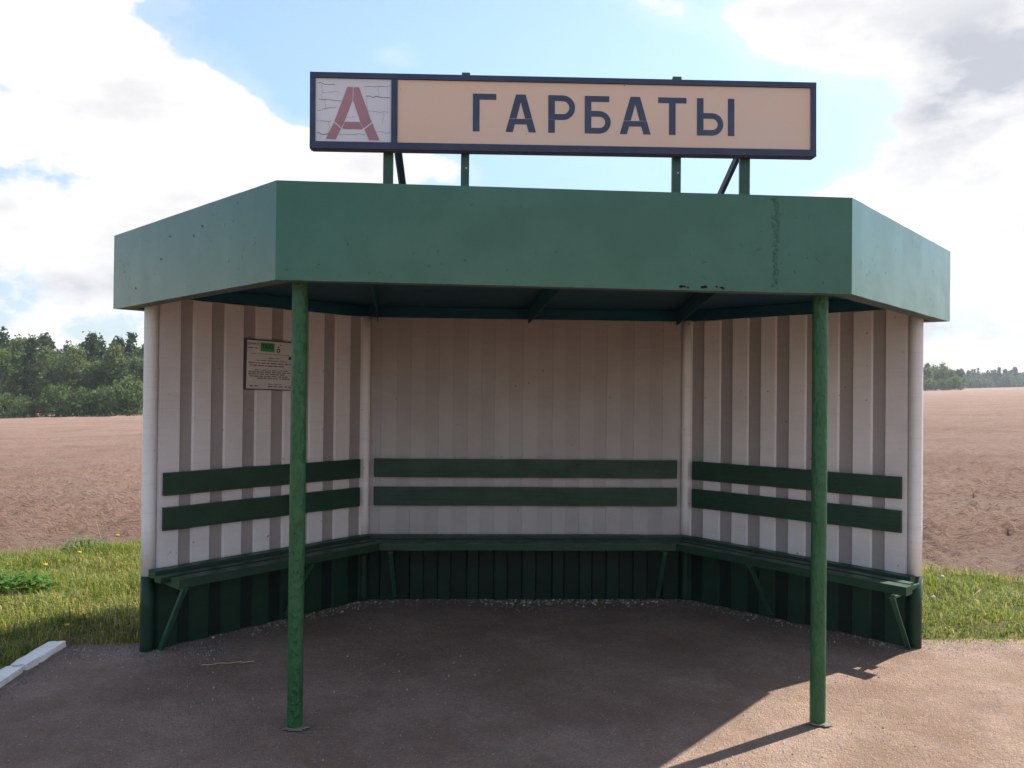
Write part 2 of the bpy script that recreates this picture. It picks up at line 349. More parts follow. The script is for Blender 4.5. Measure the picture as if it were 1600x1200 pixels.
# ------------------------------------------------------------------ verge and tarmac pad
bX, eX, bD, eD = 1.2496, 2.4054, 2.5716, 1.2468        # plan of the shelter walls
def inside(x, y, m=0.0):        # inside the shelter walls
    return (y < bD+m) & (np.abs(x) < eX + m + .06 - np.maximum(y-eD, 0)*(eX-bX)/(bD-eD))
def on_pad(x, y):
    x = np.asarray(x, float); y = np.asarray(y, float)
    j = .16*(vnoise(x*3+9, y*3, 8)-.55) + .12*(vnoise(x*13, y*13, 9)-.5)
    return ((x > -2.98) & (y < 1.34 + j)) | inside(x, y, -.01)
vx = np.arange(-12, 12.01, .06); vy = np.arange(-9, 6.3, .06)
VX, VY = np.meshgrid(vx, vy); VZ = .012 + .035*vnoise(VX*2.2, VY*2.2, 12) + .02*vnoise(VX*9, VY*9, 13) + terrain(VX, VY)*.6
VZ = np.where(VY > yb(VX)-.15, VZ-(VY-yb(VX)+.15)*.35, VZ)
VZ = np.where((VX > -2.95) & (VY < 1.7), VZ*sstep(1.3, 1.7, VY)-.014*sstep(1.6, 1.34, VY), VZ)
VZ = np.where((VX > -3.2) & (VX < -2.9) & (VY < 1.4), np.minimum(VZ, .018), VZ)
idx = np.arange(VX.size).reshape(VX.shape)
q = np.stack([idx[:-1, :-1], idx[:-1, 1:], idx[1:, 1:], idx[1:, :-1]], -1).reshape(-1, 4)
cxm, cym = VX[:-1, :-1].ravel()+.03, VY[:-1, :-1].ravel()+.03
keep = (cym < yb(cxm)+.12) & ~on_pad(cxm, cym)
q = q[keep]
used = np.unique(q); remap = np.zeros(VX.size, int); remap[used] = np.arange(len(used))
me = np_mesh('grass_verge', np.stack([VX, VY, VZ], -1).reshape(-1, 3)[used], remap[q].ravel(), np.full(len(q), 4))
o = link('grass_verge', me, 'verge'); o['kind'] = 'structure'

px_, py_ = np.linspace(-2.97, 9, 150), np.linspace(-9, 2.72, 150)
PX, PY = np.meshgrid(px_, py_); PZ = (vnoise(PX*1.3, PY*1.3, 21)-.5)*.012*sstep(.1, .6, np.abs(np.abs(PX)-eX)) 
PZ -= .004
idx = np.arange(PX.size).reshape(PX.shape)
q = np.stack([idx[:-1, :-1], idx[:-1, 1:], idx[1:, 1:], idx[1:, :-1]], -1).reshape(-1, 4)
me = np_mesh('tarmac_pad', np.stack([PX, PY, PZ], -1).reshape(-1, 3), q.ravel(), np.full(len(q), 4))
for p_ in me.polygons: p_.use_smooth = True
o = link('tarmac_pad', me, 'pad'); o['kind'] = 'structure'

# kerb on the left edge, laid from single stones
kr = link('kerb', None); kr['kind'] = 'structure'
yy = 1.33
for i, L in enumerate((.46, .98, 1.0, 1.0, 1.0, 1.0)):
    bm = bmesh.new(); prism(bm, [(-3.03, yy-L+.008), (-2.93, yy-L+.008), (-2.93, yy), (-3.03, yy)], -.12, .03)
    bmesh.ops.subdivide_edges(bm, edges=bm.edges[:], cuts=4, use_grid_fill=True)
    for v in bm.verts: v.co += Vector((random.uniform(-.006, .006), random.uniform(-.004, .004), random.uniform(-.006, .004)))
    link('kerb_stone', bm_mesh(bm, 'kerb_stone'), 'kerb', kr, rot=(0, 0, R((0, .5, -.4, .3, 0, .2)[i]))); yy -= L

# ------------------------------------------------------------------ bus shelter
SH = root('bus_shelter', 'roadside bus shelter with green fascia roof, white striped walls and green posts', 'bus shelter')
ZB, ZT = 2.0915, 2.5484
# roof outline, clockwise from front left; small sag offsets as in the photo
RO = [(-1.3455, -.161), (1.351, -.161), (2.681, 1.344), (1.351, 2.86), (-1.3455, 2.86), (-2.675, 1.344)]
DZ = [.012, -.012, -.002, -.004, .004, .001]
def inset(poly, d):
    out = []; n = len(poly)
    for i in range(n):
        p0, p1, p2 = Vector(poly[i-1]), Vector(poly[i]), Vector(poly[(i+1) % n])
        a = (p1-p0).normalized(); b = (p2-p1).normalized()
        na = Vector((-a.y, a.x)); nb = Vector((-b.y, b.x)); s = (na+nb)
        out.append(tuple(p1 + s*(d/(1+na.dot(nb)))))
    return out
RI = inset(RO, .012); RF = inset(RO, .10)
FN = ['front', 'right', 'right rear', 'rear', 'left rear', 'left']
for i in range(6):
    j = (i+1) % 6; bm = bmesh.new()
    a, b = Vector(RO[i]), Vector(RO[j]); ai, bi = Vector(RI[i]), Vector(RI[j])
    N = 14
    def ring(f, zf):
        z0 = ZB+DZ[i]+(DZ[j]-DZ[i])*f; z1 = ZT+DZ[i]+(DZ[j]-DZ[i])*f
        return z0+(z1-z0)*zf
    rows = []
    for k in range(N+1):
        f = k/N; wv = random.uniform(-.0007, .0007) if 0 < k < N else 0
        nrm = Vector(((b-a).y, -(b-a).x)).normalized()
        po = a.lerp(b, f)+nrm*wv; pi = ai.lerp(bi, f)+nrm*wv
        rows.append([bm.verts.new((po.x, po.y, ring(f, 0)+wv)), bm.verts.new((po.x, po.y, ring(f, 1)+wv*.7)), bm.verts.new((pi.x, pi.y, ring(f, 1)+wv*.7)), bm.verts.new((pi.x, pi.y, ring(f, 0)+wv))])
    for k in range(N):
        for s in range(4): bm.faces.new((rows[k][s], rows[k+1][s], rows[k+1][(s+1) % 4], rows[k][(s+1) % 4]))
    bm.faces.new(rows[0]); bm.faces.new(rows[-1][::-1])
    fp = link('fascia_panel', bm_mesh(bm, 'fascia_panel'), 'fascia', SH); fp['label'] = FN[i]+' green fascia panel of the roof'
    # turned-in bottom edge
    bm = bmesh.new()
    prism(bm, [RI[i], RI[j], RF[j], RF[i]], [ZB+DZ[i]+.002, ZB+DZ[j]+.002]*1+[ZB+DZ[j]+.002, ZB+DZ[i]+.002], [ZB+DZ[i]+.012, ZB+DZ[j]+.012, ZB+DZ[j]+.012, ZB+DZ[i]+.012])
    link('soffit_edge', bm_mesh(bm, 'soffit_edge'), 'soffit', fp)
    if i == 0:      # weld seam and rust holes low on the front
        bm = bmesh.new()
        for k in range(120):
            z = ZB+.01+k*.0036; r_ = random.uniform(.003, .009)
            bmesh.ops.create_icosphere(bm, subdivisions=1, radius=r_, matrix=Matrix.Translation((.985+random.gauss(0, .008), -.1615, z))@Matrix.Scale(.35, 4, (0, 1, 0)))
        link('weld_seam', bm_mesh(bm, 'weld_seam', True), 'fascia', fp)
        for hx in (.535, .55, .566, .635, .65, .704, .725, .735):
            bm = bmesh.new(); bmesh.ops.create_circle(bm, cap_ends=True, segments=9, radius=random.uniform(.0035, .0075))
            for v in bm.verts: v.co = Vector((v.co.x*random.uniform(.8, 1.5), v.co.y*random.uniform(.7, 1.1), 0))
            link('rust_hole', bm_mesh(bm, 'rust_hole'), MT['hole'], fp, loc=(hx, -.1655, ZB+random.uniform(.004, .014)), rot=(R(90), 0, 0))
    if i == 5:
        for f, zf in ((.42, .77), (.57, .70), (.62, .78), (.36, .52), (.18, .22)):
            p = a.lerp(b, f); nrm = Vector(((b-a).y, -(b-a).x)).normalized(); bm = bmesh.new(); bmesh.ops.create_circle(bm, cap_ends=True, segments=8, radius=.006)
            for v in bm.verts: v.co = Vector((v.co.x*random.uniform(.5, 1.2), v.co.y*random.uniform(.8, 1.7), 0))
            link('paint_chip', bm_mesh(bm, 'paint_chip'), MT['hole'], fp, loc=(p.x+nrm.x*.003, p.y+nrm.y*.003, ZB+.457*zf), rot=(R(90), 0, math.atan2((b-a).y, (b-a).x)))
# roof deck / ceiling
RD = inset(RO, .014)
bm = bmesh.new(); prism(bm, RD, 2.25, 2.47)
link('roof_deck', bm_mesh(bm, 'roof_deck'), 'ceil', SH)
# ring beam inside, on top of the walls
def off(p, nrm, d): return (p[0]+nrm[0]*d, p[1]+nrm[1]*d)
WP = [(-eX, eD), (-bX, bD), (bX, bD), (eX, eD)]
for i in range(3):
    a, b = Vector(WP[i]), Vector(WP[i+1]); t_ = (b-a).normalized(); n_ = Vector((t_.y, -t_.x))
    a2, b2 = a + n_*.01, b + n_*.01
    box_part('wall_beam', (a2.x, a2.y, 2.208), (b2.x, b2.y, 2.208), .05, .078, 'ceil', SH, bev=.003)
for (p, q_) in (((-.93, -.02), (-1.16, 2.53)), ((0.02, -.02), (0.0, 2.53)), ((.80, -.02), (1.16, 2.53))):
    bm = bmesh.new(); beam(bm, (p[0], p[1], 2.195), (q_[0], q_[1], 2.185), .006, .11)
    beam(bm, (p[0]+.03, p[1], 2.2475), (q_[0]+.03, q_[1], 2.2375), .054, .006)
    link('ceiling_rib', bm_mesh(bm, 'ceiling_rib'), 'ceil', SH)
for (p, q_) in (((-1.27, -.0), (-2.3, 1.2)), ((1.27, -.0), (2.3, 1.2))):
    bm = bmesh.new(); beam(bm, (p[0], p[1], 2.2), (q_[0], q_[1], 2.2), .05, .09); link('ceiling_rib', bm_mesh(bm, 'ceiling_rib'), 'ceil', SH)

# walls: flat grey panel with proud white ribs; same profile in green below bench height
ZP, ZW = .455, 2.166
def wall(p0, p1, stripes, greym, ribd=.026, ribm='white'):
    a, b = Vector(p0), Vector(p1); t_ = (b-a).normalized(); n_ = Vector((t_.y, -t_.x)); L = (b-a).length
    def P3(s, d): v = a + t_*s + n_*d; return (v.x, v.y)
    def slab(name, s0, s1, d0, d1, z0, z1, m, par, bev=.0035, zj=0):
        bm = bmesh.new(); c = (d1-d0)*.7
        o4 = [P3(s0, d0), P3(s1, d0), P3(s1-c, d1), P3(s0+c, d1)]
        prism(bm, o4, z0, [z1+random.uniform(-zj, zj) for _ in range(4)])
        return link(name, bm_mesh(bm, name), m, par)
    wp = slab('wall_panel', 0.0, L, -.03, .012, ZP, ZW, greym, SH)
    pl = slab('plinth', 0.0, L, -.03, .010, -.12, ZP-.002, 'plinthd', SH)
    e = [.045] + [v for s in stripes for v in s] + [L-.045]
    for k in range(0, len(e), 2):
        if e[k+1]-e[k] < .01: continue
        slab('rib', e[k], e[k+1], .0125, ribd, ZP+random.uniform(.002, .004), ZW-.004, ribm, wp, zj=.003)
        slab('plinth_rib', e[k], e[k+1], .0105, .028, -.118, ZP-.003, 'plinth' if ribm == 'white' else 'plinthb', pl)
side = [(.192, .272), (.41, .50), (.65, .74), (.876, .97), (1.10, 1.195), (1.335, 1.432), (1.585, 1.69)]
LW = math.hypot(eX-bX, bD-eD)
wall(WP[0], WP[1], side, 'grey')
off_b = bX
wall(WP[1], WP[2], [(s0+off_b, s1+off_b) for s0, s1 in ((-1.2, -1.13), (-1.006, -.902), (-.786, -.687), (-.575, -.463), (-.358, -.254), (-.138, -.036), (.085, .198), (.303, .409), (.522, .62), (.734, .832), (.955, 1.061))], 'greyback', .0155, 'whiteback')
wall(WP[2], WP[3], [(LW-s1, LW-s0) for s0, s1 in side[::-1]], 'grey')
for (x_, y_), nm in ((WP[0], 'end_post'), (WP[3], 'end_post'), (WP[1], 'corner_post'), (WP[2], 'corner_post')):
    yo = 0 if nm == 'end_post' else -.028
    o = link(nm, tube_mesh(nm, (0, 0, ZP), (0, 0, 2.245 if nm == 'end_post' else 2.168), .041 if nm == 'end_post' else .037, 24, 6, .004), 'pipe', SH, loc=(x_, y_+yo, 0))
    link('post_foot', tube_mesh('post_foot', (0, 0, -.15), (0, 0, ZP), .0415 if nm == 'end_post' else .0375, 24, 3, .004), 'plinth', o)
for sx_, x_ in ((-1, -1.2635), (1, 1.2665)):
    o = link('front_post', tube_mesh('front_post', (0, 0, -.12), (0, 0, 2.25), .037, 28, 90, .012), 'post', SH, loc=(x_, 0, 0))
    bm = bmesh.new(); bmesh.ops.create_circle(bm, cap_ends=True, segments=22, radius=.046)
    for v in bm.verts:
        k = random.uniform(.75, 1.25); v.co = Vector((v.co.x*k*1.15, v.co.y*k*.8, 0))
    r_ = bmesh.ops.extrude_face_region(bm, geom=bm.faces[:]); 
    for v in [g for g in r_['geom'] if isinstance(g, bmesh.types.BMVert)]: v.co.z += .005; v.co.x *= .8; v.co.y *= .8
    link('post_footing', bm_mesh(bm, 'post_footing'), 'conc', o, loc=(0.012, -.02, .001))

# ------------------------------------------------------------------ bench along the three walls
BE = root('corner_bench', 'dark green wooden plank bench running round the three inner shelter walls', 'bench', (0, 2.0, 0))
BE_off = Vector((0, -2.0, 0))
def inner(d):      # inner wall polyline offset by d into the shelter, with mitred corners
    pts = []
    for i in range(3):
        a, b = Vector(WP[i]), Vector(WP[i+1]); t_ = (b-a).normalized(); n_ = Vector((t_.y, -t_.x)); pts.append((a+n_*d, b+n_*d, t_))
    def cross(p, r, q_, s):
        k = ((q_-p).x*s.y-(q_-p).y*s.x)/(r.x*s.y-r.y*s.x); return p+r*k
    c1 = cross(pts[0][0], pts[0][2], pts[1][0], pts[1][2]); c2 = cross(pts[1][0], pts[1][2], pts[2][0], pts[2][2])
    return [(pts[0][0], c1), (c1, c2), (c2, pts[2][1])]
def plank(name, d0, d1, z0, z1, seg, ext=(0, 0), par=BE, skew=(0, 0)):
    # skew: how far the outer end of a side bench stands further out, and how far it sags
    A = inner(d0)[seg]; B = inner(d1)[seg]
    t_ = (A[1]-A[0]).normalized()
    a0, a1, b0, b1 = A[0]-t_*ext[0], A[1]+t_*ext[1], B[0]-t_*ext[0], B[1]+t_*ext[1]
    g = .003
    if seg != 0: a0, b0 = a0+t_*g, b0+t_*g
    if seg != 2: a1, b1 = a1-t_*g, b1-t_*g
    bm = bmesh.new(); N = 10; rows = []
    for k in range(N+1):
        f = k/N; pa, pb = a0.lerp(a1, f), b0.lerp(b1, f); s = random.uniform(-.0016, .0016)
        fo = (1-f) if seg == 0 else f; sh = Vector((t_.y, -t_.x))*skew[0]*fo; pa, pb = pa+sh, pb+sh; s -= skew[1]*fo
        rows.append([bm.verts.new((pa.x, pa.y+2*0, z0+s)), bm.verts.new((pb.x, pb.y, z0+s)), bm.verts.new((pb.x, pb.y, z1+s)), bm.verts.new((pa.x, pa.y, z1+s))])
    for k in range(N):
        for s in range(4): bm.faces.new((rows[k][s], rows[k][(s+1) % 4], rows[k+1][(s+1) % 4], rows[k+1][s]))
    bm.faces.new(rows[0][::-1]); bm.faces.new(rows[-1])
    long = [e for e in bm.edges if e.is_manifold and e.calc_face_angle(0) > 1.2]
    bmesh.ops.bevel(bm, geom=long, offset=.006, segments=2, profile=.5, affect='EDGES')
    return link(name, bm_mesh(bm, name), 'wood', par, loc=BE_off)
for s in range(3):
    e0 = (.02, 0) if s == 0 else ((0, .02) if s == 2 else (0, 0))
    plank('seat_plank', .045, .120, .455, .502, s, e0, skew=((0, .004), (0, 0), (0, .042))[s])
    plank('seat_plank', .138, .205, .448, .482, s, (.045 if s == 0 else 0, .075 if s == 2 else 0), skew=((.02, .004), (0, 0), (.075, .028))[s])
    plank('seat_plank', .222, .315, .424, .476, s, (.0 if s == 0 else 0, .13 if s == 2 else 0), skew=((.035, .0), (0, 0), (.15, .010))[s])
    # backrest boards screwed to the wall
    x0_ = -.07 if s != 1 else -.055
    plank('backrest_board', .032, .058, .938, 1.079, s, (x0_, x0_))
    plank('backrest_board', .032, .058, .722, .864, s, (x0_, x0_))
def bracket(base, n_, brace_to=None, ex=0.0, dz=0.0):
    bx_, by_ = base; n_ = Vector(n_).normalized()
    p = lambda d, z: (bx_+n_.x*(d+ex*max(0, d-.05)/.28), by_+n_.y*(d+ex*max(0, d-.05)/.28)-2.0, z-dz)
    bm = bmesh.new(); t3 = Vector((-n_.y, n_.x, 0))
    beam(bm, p(.033, .436), p(.17, .436), .035, .01); beam(bm, p(.16, .4185), p(.33, .4085), .035, .008)
    beam(bm, p(.033, .425), p(.33, .404), .006, .03)
    link('bracket_arm', bm_mesh(bm, 'bracket_arm'), 'steel', BE)
    q_ = (brace_to[0], brace_to[1]-2.0, brace_to[2])
    bm = bmesh.new(); beam(bm, p(.30, .41), q_, .032, .007, tuple(t3)); beam(bm, p(.315, .405), (q_[0]+t3.x*.012, q_[1]+t3.y*.012, q_[2]), .007, .03, tuple(t3))
    link('bracket_brace', bm_mesh(bm, 'bracket_brace'), 'steel', BE)
nL = Vector((bD-eD, -(bX-eX)*-1)).normalized(); nL = Vector(((bD-eD), -(eX-bX))).normalized(); nR = Vector((-nL.x, nL.y)); tL = Vector((eX-bX, bD-eD)).normalized()
pL = Vector(WP[0])+tL*.06; pR = Vector((-pL.x, pL.y))
bracket(pL, nL, (pL.x+nL.x*.055-.01, pL.y+nL.y*.055-.01, -.01)); pR2 = pR+Vector((tL.x, -tL.y))*.085; bracket(pR2, nR, (pR.x+nR.x*.055+.02, pR.y+nR.y*.055-.03, -.01), .10, .026)
for xx in (-1.02, 1.02): bracket((xx, bD), (0, -1), (xx, bD-.035, .02))
mL = Vector(WP[0])+tL*1.0; bracket(mL, nL, (mL.x+nL.x*.035, mL.y+nL.y*.035, .02)); bracket((-mL.x, mL.y), nR, (-mL.x+nR.x*.035, mL.y+nR.y*.035, .02))

# ------------------------------------------------------------------ name sign on the roof
SG = root('stop_name_sign', 'long beige bus stop name sign with navy border standing on the roof', 'sign', (.016, .1, 2.4705))
ZS = 2.978-2.4705
tilt = -.0066
brd = link('sign_board', None, None, SG, (0, 0, ZS), (0, tilt, 0))
HW, HH = 1.262, .187
def flat(name, polys, y0, y1, m, par, holes=False):
    """polygons in sign plane x,z extruded from y0 (front) to y1"""
    bm = bmesh.new()
    for pl in polys:
        a = [bm.verts.new((x_, y0, z_)) for x_, z_ in pl]; b = [bm.verts.new((x_, y1, z_)) for x_, z_ in pl]; n = len(pl)
        bm.faces.new(a); bm.faces.new(b[::-1])
        for i in range(n): bm.faces.new((a[i], b[i], b[(i+1) % n], a[(i+1) % n]))
    return link(name, bm_mesh(bm, name), m, par)
def rect(x0, x1, z0, z1): return [(x0, z0), (x1, z0), (x1, z1), (x0, z1)]
# frame bars (two-level: sign_board is the board mesh itself)
bm = bmesh.new(); prism(bm, [(-HW+.004, .012), (HW-.004, .012), (HW-.004, .05), (-HW+.004, .05)], -HH+.004, HH-.004)
brd.name = 'tmp'; bpy.data.objects.remove(brd)
brd = link('sign_board', bm_mesh(bm, 'sign_board'), 'rust', SG, (0, 0, ZS), (0, tilt, 0))
fw = .026
flat('frame_bar', [rect(-HW, HW, HH-fw, HH)], -.006, .048, 'navy', brd)
flat('frame_bar', [rect(-HW, HW, -HH, -HH+fw+.008)], -.006, .048, 'navy', brd)
flat('frame_bar', [rect(-HW, -HW+fw, -HH+fw+.009, HH-fw-.001)], -.005, .048, 'navy', brd)
flat('frame_bar', [rect(HW-fw, HW, -HH+fw+.009, HH-fw-.001)], -.005, .048, 'navy', brd)
flat('frame_bar', [rect(-.866, -.836, -HH+fw+.009, HH-fw-.001)], -.004, .011, 'navy', brd)
flat('bottom_lip', [rect(-HW+.01, HW-.01, -HH-.006, -HH-.0005)], 0.002, .04, 'rust', brd)
flat('name_panel', [rect(-.8355, HW-fw-.0005, -HH+fw+.0095, HH-fw-.0015)], .004, .0115, 'beige', brd)
sqp = flat('stop_symbol_panel', [rect(-HW+fw+.0005, -.8665, -HH+fw+.0095, HH-fw-.0015)], .004, .0115, 'sqwhite', brd)
# cracks in the white film
def crackline(x0, z0, x1, z1, wd=.0016, n=7, j=.004):
    pts = [(x0+(x1-x0)*k/n, z0+(z1-z0)*k/n+random.uniform(-j, j)) for k in range(n+1)]
    return [[(a[0], a[1]-wd*random.uniform(.3, 1)), (b[0], b[1]-wd*random.uniform(.3, 1)), (b[0], b[1]+wd*.5), (a[0], a[1]+wd*.5)] for a, b in zip(pts, pts[1:])]
def vcrack(x0, z0, z1, wd=.001, n=4):
    pts = [(x0+random.uniform(-.004, .004), z0+(z1-z0)*k/n) for k in range(n+1)]
    return [[(a[0]-wd/2, a[1]), (a[0]+wd/2, a[1]), (b[0]+wd/2, b[1]), (b[0]-wd/2, b[1])] for a, b in zip(pts, pts[1:])]
cr = []
for x0, z0, x1, z1, wd in ((-1.225, .135, -1.14, .128, .0022), (-1.0, .122, -.87, .128, .0016), (-1.22, .055, -1.11, .048, .002), (-.99, .075, -.872, .07, .003), (-1.225, .0, -1.13, .02, .0014),
                        (-1.23, -.048, -1.16, -.053, .0014), (-1.228, -.112, -1.155, -.114, .003), (-1.12, -.115, -.99, -.112, .0016), (-.95, -.1, -.872, -.105, .0013), (-1.12, -.03, -1.04, -.03, .001), (-.98, 0, -.88, -.004, .001), (-1.21, .09, -1.12, .095, .001)):
    cr += crackline(x0, z0, x1, z1, wd)
for x0, z0, z1 in ((-1.205, .13, .06), (-1.17, -.05, -.11), (-1.21, -.11, -.14), (-.985, .07, -.02), (-.905, -.0, -.06), (-1.0, .02, -.03), (-.93, .12, .08), (-1.19, .05, 0)): cr += vcrack(x0, z0, z1)
bm = bmesh.new()
for pl in cr: bm.faces.new([bm.verts.new((x_, .0032, z_)) for x_, z_ in pl])
link('film_crack', bm_mesh(bm, 'film_crack'), 'crack', sqp)['kind'] = 'stuff'
# the red A in stencil pieces
def piece(nm, pl, m, par=brd): return flat(nm, [pl], .0022, .0038, m, par)
A0 = piece('symbol_stroke', [(-1.185, -.138), (-1.137, -.140), (-1.111, -.087), (-1.146, -.058)], 'red')
piece('symbol_stroke', [(-1.1435, -.052), (-1.109, -.081), (-1.096, -.055), (-1.0565, .052), (-1.0545, .118), (-1.081, .119)], 'red')
piece('symbol_stroke', [(-1.0505, .118), (-1.0525, .052), (-1.015, -.058), (-1.0, -.083), (-.9615, -.052), (-1.024, .118)], 'red')
piece('symbol_stroke', [(-.9585, -.058), (-.9965, -.089), (-.974, -.142), (-.923, -.142)], 'red')
piece('symbol_stroke', [(-1.105, -.083), (-1.091, -.053), (-1.021, -.053), (-1.003, -.083), (-1.01, -.088), (-1.098, -.088)], 'red')
# ГАРБАТЫ
zt_, zb_ = .0985, -.0885; st = .033
def arcD(xl, xr, z0, z1, th, n=12):
    """bowl: outer D from xl to xr, z0..z1, minus an inner D, returned as quads strip"""
    ro = (z1-z0)/2; zc = (z0+z1)/2; ri = ro-th; xo = xr-ro
    outer = [(xl, z1)] + [(xo+ro*math.cos(t), zc+ro*math.sin(t)) for t in np.linspace(math.pi/2, -math.pi/2, n)] + [(xl, z0)]
    inner_ = [(xl, z1-th)] + [(xo+ri*math.cos(t), zc+ri*math.sin(t)) for t in np.linspace(math.pi/2, -math.pi/2, n)] + [(xl, z0+th)]
    return [[outer[i], outer[i+1], inner_[i+1], inner_[i]] for i in range(len(outer)-1)]
def letter(polys, nm):
    o = flat('letter', polys, .0022, .0038, 'letter', brd); o['label'] = 'navy Cyrillic letter ' + nm; return o
cx0 = -.016
g0, g1 = -.449+cx0, -.333+cx0
letter([rect(g0, g0+st, zb_, zt_), rect(g0+st, g1, zt_-.029, zt_)], 'Г')
def Alet(xl, xr):
    xm = (xl+xr)/2; ha = .024; zc = -.0215; gp = .0012
    def xin(z, s): f = (z-zb_)/(zt_-zb_); return xm+s*((xr-xl)/2*(1-f)+ha*f)
    def xi2(z, s): f = (z-zb_)/(zt_-zb_); return xm+s*max((((xr-xl)/2-st*1.08)*(1-f)+(ha-st*1.08)*f), 0)
    za = zb_+(zt_-zb_)*.80
    P = []
    for s in (-1, 1):
        P.append([(xin(zb_, s), zb_), (xi2(zb_, s), zb_), (xi2(zc-.028, s), zc-.028), (xin(zc-.028, s), zc-.028)])
        P.append([(xin(zc+gp, s), zc+gp), (xi2(zc+gp, s), zc+gp), (xm, za), (xm, zt_), (xin(zt_, s), zt_)])
    P.append([(xin(zc-.028, -1), zc-.028), (xin(zc-.028, 1), zc-.028), (xin(zc-gp, 1), zc-gp), (xin(zc-gp, -1), zc-gp)])
    return P
letter(Alet(-.287+cx0, -.136+cx0), 'А')
x0, x1 = -.075+cx0, .059+cx0
letter([rect(x0, x0+st, zb_, -.022), rect(x0, x0+st, -.0205, zt_)] + arcD(x0+st, x1, -.024, zt_, .029), 'Р')
x0, x1 = .107+cx0, .238+cx0
letter([rect(x0, x0+st, zb_, .03), rect(x0, x0+st, .0312, zt_), rect(x0+st, x1-.008, zt_-.029, zt_)] + [pl for pl in arcD(x0+st, x1, zb_, .024, .028)], 'Б')
letter(Alet(.283+cx0, .438+cx0), 'А')
x0, x1 = .476+cx0, .619+cx0; xm = (x0+x1)/2
letter([rect(x0, x1, zt_-.028, zt_), rect(xm-st/2, xm+st/2, zb_, zt_-.0285)], 'Т')
x0, x1 = .672+cx0, .862+cx0
letter([rect(x0, x0+st, zb_, zt_)] + arcD(x0+st, x0+.134, zb_, .024, .028) + [rect(x1-st, x1, zb_, zt_)], 'Ы')
# legs and back braces
for xl, wd, zt2 in ((-.867, .05, .68), (-.485, .042, .725), (.583, .045, .735), (.934, .052, .69)):
    xl -= .016; bm = bmesh.new()
    beam(bm, (xl, .0625, 0.0), (xl, .0625, zt2), .012*2, wd, (1, 0, 0)); bevel(bm, .002, 1)
    link('sign_leg', bm_mesh(bm, 'sign_leg'), 'steel', SG)
for xa, xb in ((-.84, -.83), (.905, .915)):
    bm = bmesh.new(); beam(bm, (xa-.016, .08, .36), (xb-.016, 1.0, 0.005), .006, .04, (0, 0, 1)); beam(bm, (xa+.001, .08, .375), (xb+.001, 1.0, .02), .03, .006)
    link('back_brace', bm_mesh(bm, 'back_brace'), 'brace', SG)
for bx_ in (-.485, .583):
    bm = bmesh.new(); bmesh.ops.create_icosphere(bm, subdivisions=1, radius=.006)
    link('bolt', bm_mesh(bm, 'bolt', True), 'sqwhite', SG, (bx_-.016+.006, .051, .245))

# ------------------------------------------------------------------ notice on the left wall
ang = math.atan2(tL.y, tL.x)
NB = Vector(WP[0]) + tL*.876 + nL*.0415
NO = root('timetable_notice', 'small white bus timetable notice with green block on the left striped wall', 'notice', (NB.x, NB.y, 1.765), (0, R(.9), ang))
def nflat(name, polys, y0, y1, m, par): return flat(name, polys, y0, y1, m, par)
nflat('backing_board', [rect(-.232, .232, -.17, .172)], -.002, .011, 'frame', NO)
ns = nflat('paper_sheet', [rect(-.222, .226, -.163, .163)], -.005, -.0025, 'paper', NO)
nflat('green_block', [rect(-.118, -.005, .092, .152)], -.0065, -.0055, 'taxi', ns)
def text(txt, size, x_, z_, m, par, y_=-.0072):
    cu = bpy.data.curves.new('txt', 'FONT'); cu.body = txt; cu.size = size; cu.extrude = .0002; cu.offset = size*.02; cu.resolution_u = 3
    ob = bpy.data.objects.new('txt', cu); COL.objects.link(ob)
    dg = bpy.context.evaluated_depsgraph_get(); m_ = bpy.data.meshes.new_from_object(ob.evaluated_get(dg))
    bpy.data.objects.remove(ob); m_.materials.clear()
    return link('printed_word', m_, m, par, (x_, y_, z_), (R(90), 0, 0))
text('ОКНА П', .0235, -.218, .132, 'ink', ns, -.0056); text('TAXI', .042, -.11, .112, 'ink', ns)
def dashes(z_, x0, x1, h, m='inkl', gap=.012, y_=-.0058):
    ps = []; x_ = x0
    while x_ < x1-.01:
        L = random.uniform(.014, .05); ps.append(rect(x_, min(x_+L, x1), z_-h/2, z_+h/2)); x_ += L+random.uniform(.004, gap)
    nflat('printed_line', ps, y_, y_+.0004, m, ns)['kind'] = 'stuff'
dashes(.113, -.215, -.13, .008, 'inkl'); dashes(.075, -.19, .12, .004)
for z_, a_, b_, m_ in ((.048, -.05, .035, 'inkl'), (.03, -.15, .1, 'inkl'), (.012, -.21, .17, 'ink'), (-.006, -.2, .08, 'ink'), (-.035, -.16, .12, 'inkl'), (-.049, -.21, .17, 'ink'), (-.063, -.21, .1, 'ink'), (-.078, -.2, .12, 'ink'), (-.092, -.14, .13, 'ink'), (-.13, -.05, .06, 'inkl'), (-.144, -.2, -.13, 'ink'), (-.146, -.05, .17, 'ink')):
    dashes(z_, a_, b_, .006, m_)
def ringpoly(cx_, cz_, r0, r1, n=14): 
    c = [(math.cos(2*math.pi*k/n), math.sin(2*math.pi*k/n)) for k in range(n)]
    return [[(cx_+r1*c[k][0], cz_+r1*c[k][1]), (cx_+r1*c[(k+1) % n][0], cz_+r1*c[(k+1) % n][1]), (cx_+r0*c[(k+1) % n][0], cz_+r0*c[(k+1) % n][1]), (cx_+r0*c[k][0], cz_+r0*c[k][1])] for k in range(n)]
nflat('printed_ring', ringpoly(.028, .104, .007, .015), -.0058, -.0054, 'ink', ns)
nflat('printed_mark', [rect(.02, .034, .124, .131), rect(.042, .054, .14, .147), rect(.115, .143, .045, .066), rect(.16, .176, .035, .055), rect(.14, .15, -.056, -.044)], -.0058, -.0054, 'ink', ns)['kind'] = 'stuff'

